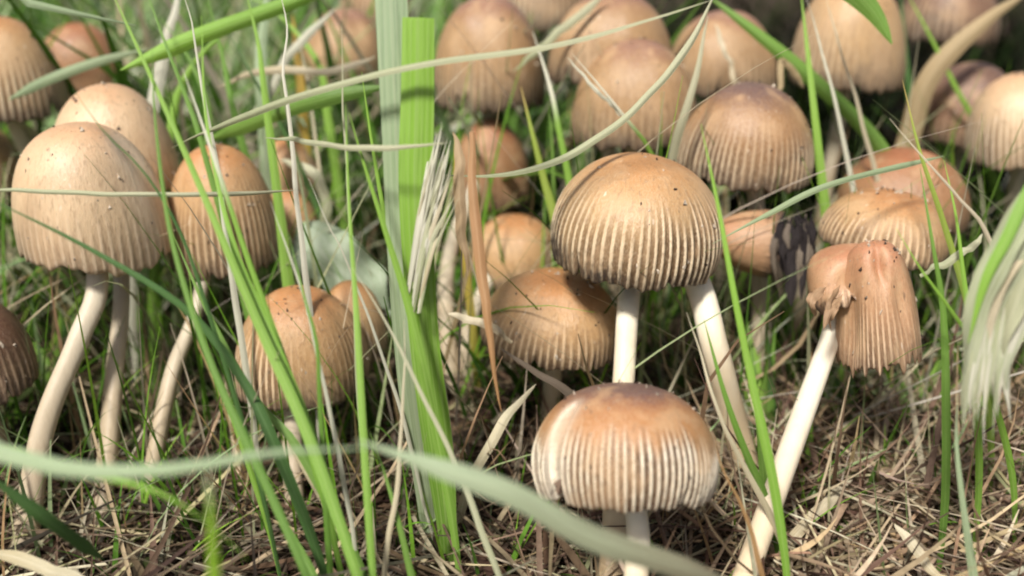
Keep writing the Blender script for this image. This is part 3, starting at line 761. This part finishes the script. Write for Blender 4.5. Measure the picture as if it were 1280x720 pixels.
# bottom
gb('thick grey green fallen blade across the stems of the glossy pale pair', [(-90, 545, .112), (0, 566, .108), (100, 588, .105), (220, 586, .104), (340, 566, .105), (462, 560, .108)], 33, 'grey', tip='point', fold=.3, base_w=.9)
gb('grey green bent blade drooping below the white ribbed cap', [(445, 550, .110), (540, 582, .110), (640, 618, .110), (740, 672, .112), (860, 712, .116), (930, 740, .12)], 30, 'greybrown', tip='both', fold=.3, root=False)
gb('thin bright blade tucked under the thick fallen one', [(-40, 568, .118), (90, 590, .115), (190, 612, .114), (255, 650, .116), (310, 700, .12)], 17, 'bright', tip='point')
gb('short dull dark green blade lying on litter at the bent stem base', [(-20, 590, .13), (60, 650, .135), (130, 700, .145)], 22, 'dark', tip='both', root=False)
gb('shaded green blade by the foot of the bright upright blades', [(392, 725, .146), (352, 650, .148), (325, 590, .15), (312, 540, .151)], 20, 'mid')
gb('narrow blade leaning beside small tan mushroom base', [(500, 660, .15), (480, 590, .151), (462, 540, .152)], 12, 'mid')
gb('tall pale green blade rising from the straw below fuzzy leaf', [(1218, 730, .150), (1205, 640, .148), (1196, 560, .147), (1197, 490, .148)], 14, 'grey')
gb('dark pointed blade against the bright white stem', [(955, 620, .164), (930, 560, .160), (905, 490, .158), (880, 400, .158)], 16, 'mid')
gb('green blade between the bright white stem and thick bent stem', [(952, 570, .168), (945, 500, .166), (938, 430, .166)], 14, 'mid')
gb('bright blade behind the thick bent stem', [(1012, 590, .198), (1012, 530, .196), (1018, 470, .195)], 14, 'bright')
db('straw blade lying along the dark pointed blade', [(962, 650, .160), (925, 580, .157), (890, 500, .155), (858, 390, .156)], 9, 'straw')
db('red brown stalk beside the thick bent stem', [(1000, 640, .196), (998, 580, .194), (1008, 510, .193), (1015, 440, .194)], 12, 'rust')
db('thin red stalk fallen before the rounded ribbed mushroom', [(948, 715, .150), (930, 650, .148), (905, 590, .147), (893, 545, .148)], 8, 'rust')
db('grey fallen stick lying on the straw by the thick bent stem', [(960, 715, .168), (1010, 655, .176), (1065, 600, .186)], 17, 'straw', tip='round', root=False)
db('pale splintered straw on the ground below the fuzzy leaf', [(1185, 725, .158), (1150, 690, .160), (1118, 655, .163)], 15, 'straw', tip='round', root=False)
db('upright dry stalk beside the foot of the broad upright pair', [(485, 700, .150), (500, 590, .150), (507, 470, .150), (505, 400, .152)], 8, 'straw')
db('pale fallen stick under the fallen grey green blade', [(-20, 690, .150), (60, 712, .148), (130, 735, .146)], 20, 'straw', tip='round', root=False)
db('bleached stick leaning near the tan bell with reddish flank', [(610, 570, .178), (640, 520, .178), (670, 480, .178)], 14, 'straw', tip='round')

# pale broad leaf behind the small tan cap
lf = thing('pale_leaf', 'dull grey green broad leaf above the small tan cap', 'leaf', P(430, 380, .222))
blade('leaf_blade', '', '', [(485, 385, .224), (440, 345, .222), (405, 315, .221), (372, 280, .222)], 76, 'leaf', tip='both', fold=.3, parent=lf, origin=np.array(lf.location), rows=24, wave=.4)
blade('leaf_stalk', '', '', [(520, 430, .226), (500, 405, .225), (475, 375, .224)], 10, 'leaf', parent=lf, origin=np.array(lf.location), rows=8)

# short shoots at the foot of the broken mushroom: one tuft each
def tuft(label, px, py, n, hpx, spread):
    b = PG(px, py)
    t = thing('grass_tuft', label, 'grass tuft', b, 'short grass tufts at the mushroom feet')
    d = depth_of(b)
    for i in range(n):
        x = px + random.uniform(-1, 1) * spread * .35; hh = hpx * random.uniform(.6, 1.1); ln = random.uniform(-1, 1) * spread
        blade('blade', '', '', [(x, py + 3, d), (x + ln * .3, py - hh * .5, d - .002), (x + ln, py - hh, d - .002 + random.uniform(-.006, .006))], random.uniform(9, 16), random.choice(['mid', 'bright', 'dark', 'mid', 'bright']), rows=10, parent=t, origin=np.array(b), seed=i, twist=(random.uniform(-40, 40), random.uniform(-40, 40)))
tuft('short green tuft under the broken drooping cap', 1062, 550, 9, 95, 36)
tuft('short green tuft on the straw beside the tall pale green blade', 1150, 545, 9, 100, 40)
tuft('sparse green tuft under the fuzzy pale leaf', 1225, 560, 7, 110, 26)
tuft('dark green tuft between bright white stem and thick bent stem', 955, 560, 8, 150, 30)
tuft('green tuft at the foot of the orange crowned mushroom', 372, 560, 8, 110, 50)
tuft('green tuft beneath the tipped over pinkish mushroom', 975, 450, 8, 120, 46)
tuft('low green tuft under the glossy pale pair', 205, 520, 7, 110, 40)
tuft('green tuft behind the stems of the glossy pale pair', 75, 500, 7, 110, 40)

# ------------------------------------------------------------------ stuff: turf behind, straw litter on the ground
def ribbons(name, base, azim, length, lean, width, cols, mat, label, curl, rows=6, cat=None):
    n = len(base)
    s = np.linspace(0, 1, rows)
    ang = lean[:, None] + curl[:, None] * s[None, :]
    ds = length[:, None] / (rows - 1)
    hx = np.concatenate([np.zeros((n, 1)), np.cumsum(np.sin(ang[:, 1:]) * ds, 1)], 1)
    hz = np.concatenate([np.zeros((n, 1)), np.cumsum(np.cos(ang[:, 1:]) * ds, 1)], 1)
    dx, dy = np.cos(azim), np.sin(azim)
    cx = base[:, 0:1] + hx * dx[:, None]; cy = base[:, 1:2] + hx * dy[:, None]
    cz = base[:, 2:3] + hz
    tw = rng.uniform(0, math.pi, n)
    sx, sy = np.cos(azim + math.pi / 2 + tw * .35), np.sin(azim + math.pi / 2 + tw * .35)
    prof = np.clip((1 - s) / .6, .08, 1) ** .8
    hw = width[:, None] * .5 * prof[None, :]
    V = np.empty((n, rows, 3, 3))
    for k, u in enumerate((-1, 0, 1)):
        V[:, :, k, 0] = cx + u * hw * sx[:, None]
        V[:, :, k, 1] = cy + u * hw * sy[:, None]
        V[:, :, k, 2] = cz + (abs(u) * .35) * hw
    V[..., 2] = np.maximum(V[..., 2], -.003)
    idx = np.arange(n * rows * 3).reshape(n, rows, 3)
    f = [np.stack([idx[:, :-1, k], idx[:, :-1, k + 1], idx[:, 1:, k + 1], idx[:, 1:, k]], -1).reshape(-1, 4) for k in (0, 1)]
    F = np.concatenate(f)
    C = np.repeat(cols[:, None, :], rows * 3, 1).reshape(-1, 3)
    me = bpy.data.meshes.new(name)
    V = V.reshape(-1, 3)
    me.vertices.add(len(V)); me.vertices.foreach_set('co', V.astype(np.float32).ravel())
    me.loops.add(F.size); me.loops.foreach_set('vertex_index', F.astype(np.int32).ravel())
    me.polygons.add(len(F)); me.polygons.foreach_set('loop_start', (np.arange(len(F)) * 4).astype(np.int32))
    me.update(calc_edges=True); me.validate()
    at = me.attributes.new('col', 'FLOAT_VECTOR', 'POINT'); at.data.foreach_set('vector', C.astype(np.float32).ravel())
    me.polygons.foreach_set('use_smooth', np.ones(len(me.polygons), bool))
    me.materials.append(mat)
    o = bpy.data.objects.new(name, me); COL.objects.link(o)
    o['kind'] = 'stuff'; o['label'] = label; o['category'] = cat or 'grass'
    return o

def pick(palette, n, jitter=.25):
    p = np.array(palette)
    c = p[rng.integers(0, len(p), n)]
    return np.clip(c * (1 + rng.uniform(-jitter, jitter, (n, 1))) * (1 + rng.uniform(-.08, .08, (n, 3))), 0, 1)

GREENS = [(.10, .22, .03), (.17, .34, .05), (.24, .42, .08), (.07, .15, .025), (.32, .44, .2), (.42, .5, .3), (.5, .46, .3)]
DARKSTRAW = [(.12, .08, .05), (.07, .046, .032), (.18, .125, .075), (.04, .03, .02), (.05, .065, .02)]  # dark straw tones, lowered so they carry the shade of the gaps
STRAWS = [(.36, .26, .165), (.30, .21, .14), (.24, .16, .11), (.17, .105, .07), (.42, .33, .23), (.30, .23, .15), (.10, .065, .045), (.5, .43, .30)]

# turf behind the clump; towards the right its palette has the shade painted in
SHADEGRASS = [(.008, .014, .004), (.012, .022, .005), (.016, .012, .008), (.01, .008, .006), (.03, .05, .01)]
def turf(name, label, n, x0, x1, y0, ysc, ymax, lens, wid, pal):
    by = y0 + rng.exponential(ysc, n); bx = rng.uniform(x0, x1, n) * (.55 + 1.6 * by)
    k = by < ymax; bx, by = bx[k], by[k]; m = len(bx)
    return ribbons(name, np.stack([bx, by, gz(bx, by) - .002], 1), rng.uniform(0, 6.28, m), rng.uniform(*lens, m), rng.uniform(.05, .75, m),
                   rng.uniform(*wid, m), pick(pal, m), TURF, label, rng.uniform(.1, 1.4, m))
turf('background_grass', 'mass of green and bleached grass behind the mushroom clump', 10000, -.62, .0, .275, .2, 1.7, (.045, .12), (.0013, .0036), GREENS)
turf('broad_background_grass', 'broad green and straw pale blades tangled behind the glossy caps', 800, -.5, .02, .262, .1, .8, (.05, .115), (.003, .0075), GREENS + [(.6, .58, .45), (.5, .5, .36)])
turf('shade_dark_background_grass', 'grass filling the hollow behind the ochre caps, coloured dark for its shade', 13000, -.02, .75, .285, .2, 1.7, (.03, .085), (.0013, .004), SHADEGRASS)
# short grass among the stems, the shade there put into its colour
n = 1100
bx = rng.uniform(-.17, .17, n); by = rng.uniform(.18, .31, n)
ribbons('undergrowth', np.stack([bx, by, gz(bx, by) - .002], 1), rng.uniform(0, 6.28, n), rng.uniform(.012, .036, n), rng.uniform(.05, .9, n),
        rng.uniform(.0009, .0022, n), pick([(.03, .07, .012), (.05, .11, .02), (.07, .15, .022), (.10, .075, .045), (.04, .028, .02)], n), TURF, 'short shoots between the mushroom stems, coloured dark for the shade', rng.uniform(.1, 1.0, n))
def tangle(name, label, n, x0, x1, y0, y1, lens, wid, pal):
    bx = rng.uniform(x0, x1, n); by = rng.uniform(y0, y1, n)
    ribbons(name, np.stack([bx, by, gz(bx, by) - .002], 1), rng.uniform(0, 6.28, n), rng.uniform(*lens, n), rng.uniform(.0, .5, n),
            rng.uniform(*wid, n), pick(pal, n), TURF, label, rng.uniform(-.3, 1.1, n), rows=8)
FINE = [(.20, .42, .04), (.28, .52, .06), (.14, .3, .03), (.5, .5, .3), (.62, .56, .4), (.45, .32, .17), (.36, .48, .22), (.10, .22, .03), (.08, .17, .025)]
tangle('fine_tangled_grass', 'fine green and straw pale blades tangled among the caps', 1000, -.17, .17, .178, .28, (.03, .085), (.0003, .0012), FINE)
tangle('fine_near_grass', 'fine thin blades in front of the orange crowned mushroom', 150, -.13, .0, .138, .18, (.015, .06), (.0003, .0009), FINE)
tangle('fine_low_grass', 'fine short shoots sprouting from the straw by the bent stem', 700, -.14, .15, .138, .195, (.008, .03), (.0003, .0010), FINE)
n = 170
bx = rng.uniform(-.17, .15, n); by = rng.uniform(.17, .27, n)
ribbons('crossing_straw', np.stack([bx, by, gz(bx, by) + rng.uniform(.0, .03, n)], 1), rng.choice([0., 3.14], n) + rng.normal(0, .5, n), rng.uniform(.03, .09, n), rng.uniform(.5, 1.1, n),
        rng.uniform(.0003, .0009, n), pick([(.62, .56, .4), (.5, .44, .3), (.7, .66, .54), (.42, .46, .26)], n), TURF, 'thin dry straws leaning across between the caps', rng.uniform(-.2, .6, n), rows=8)
# straw
def straw(name, label, n, x0, x1, y0, y1, lens, wid, pal, up=.007, curl=.35):
    bx = rng.uniform(x0, x1, n); by = rng.uniform(y0, y1, n)
    zz = gz(bx, by) + rng.uniform(-.001, up, n) * rng.random(n)
    ribbons(name, np.stack([bx, by, zz], 1), rng.uniform(0, 6.28, n), rng.uniform(*lens, n), R(90) - rng.normal(.02, .16, n),
            rng.uniform(*wid, n), pick(pal, n), LITTER, label, rng.normal(.1, curl, n), cat='straw')
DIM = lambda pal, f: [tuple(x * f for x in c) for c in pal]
straw('dead_grass_litter', 'matted dead grass and straw covering the ground', 5200, -.02, .25, .09, .21, (.008, .055), (.0003, .0014), DIM(STRAWS, .85))
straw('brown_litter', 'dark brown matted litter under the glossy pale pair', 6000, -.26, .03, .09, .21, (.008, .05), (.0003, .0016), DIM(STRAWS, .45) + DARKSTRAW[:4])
straw('leaf_flakes', 'broken brown leaf flakes scattered through the straw', 700, -.2, .2, .10, .22, (.004, .012), (.0015, .0042), DIM(STRAWS, .7) + DARKSTRAW, .008, .9)
straw('pale_straw', 'longer pale straws lying over the brown litter', 450, -.16, .16, .12, .20, (.02, .07), (.0004, .0012), [(.5, .41, .26), (.44, .36, .23), (.56, .49, .35), (.38, .36, .19)], .014, .5)
straw('straw_heap', 'tangle of curved straw fibres heaped below the fuzzy leaf', 2200, .04, .17, .125, .20, (.012, .05), (.0004, .0013), DIM(STRAWS, 1.05) + [(.46, .34, .2), (.55, .43, .28)], .016, .7)
straw('shade_dark_litter', 'leaves and straw under the caps, coloured dark for the shade', 6000, -.3, .3, .18, .36, (.008, .04), (.0006, .0022), DARKSTRAW)  # shade under and behind the caps painted into the litter colour
straw('far_grass_litter', 'matted straw under the grass behind the mushrooms', 4500, -1.2, .05, .33, 1.6, (.02, .07), (.001, .003), DARKSTRAW)

for l in LOG: print('CAP', *l)
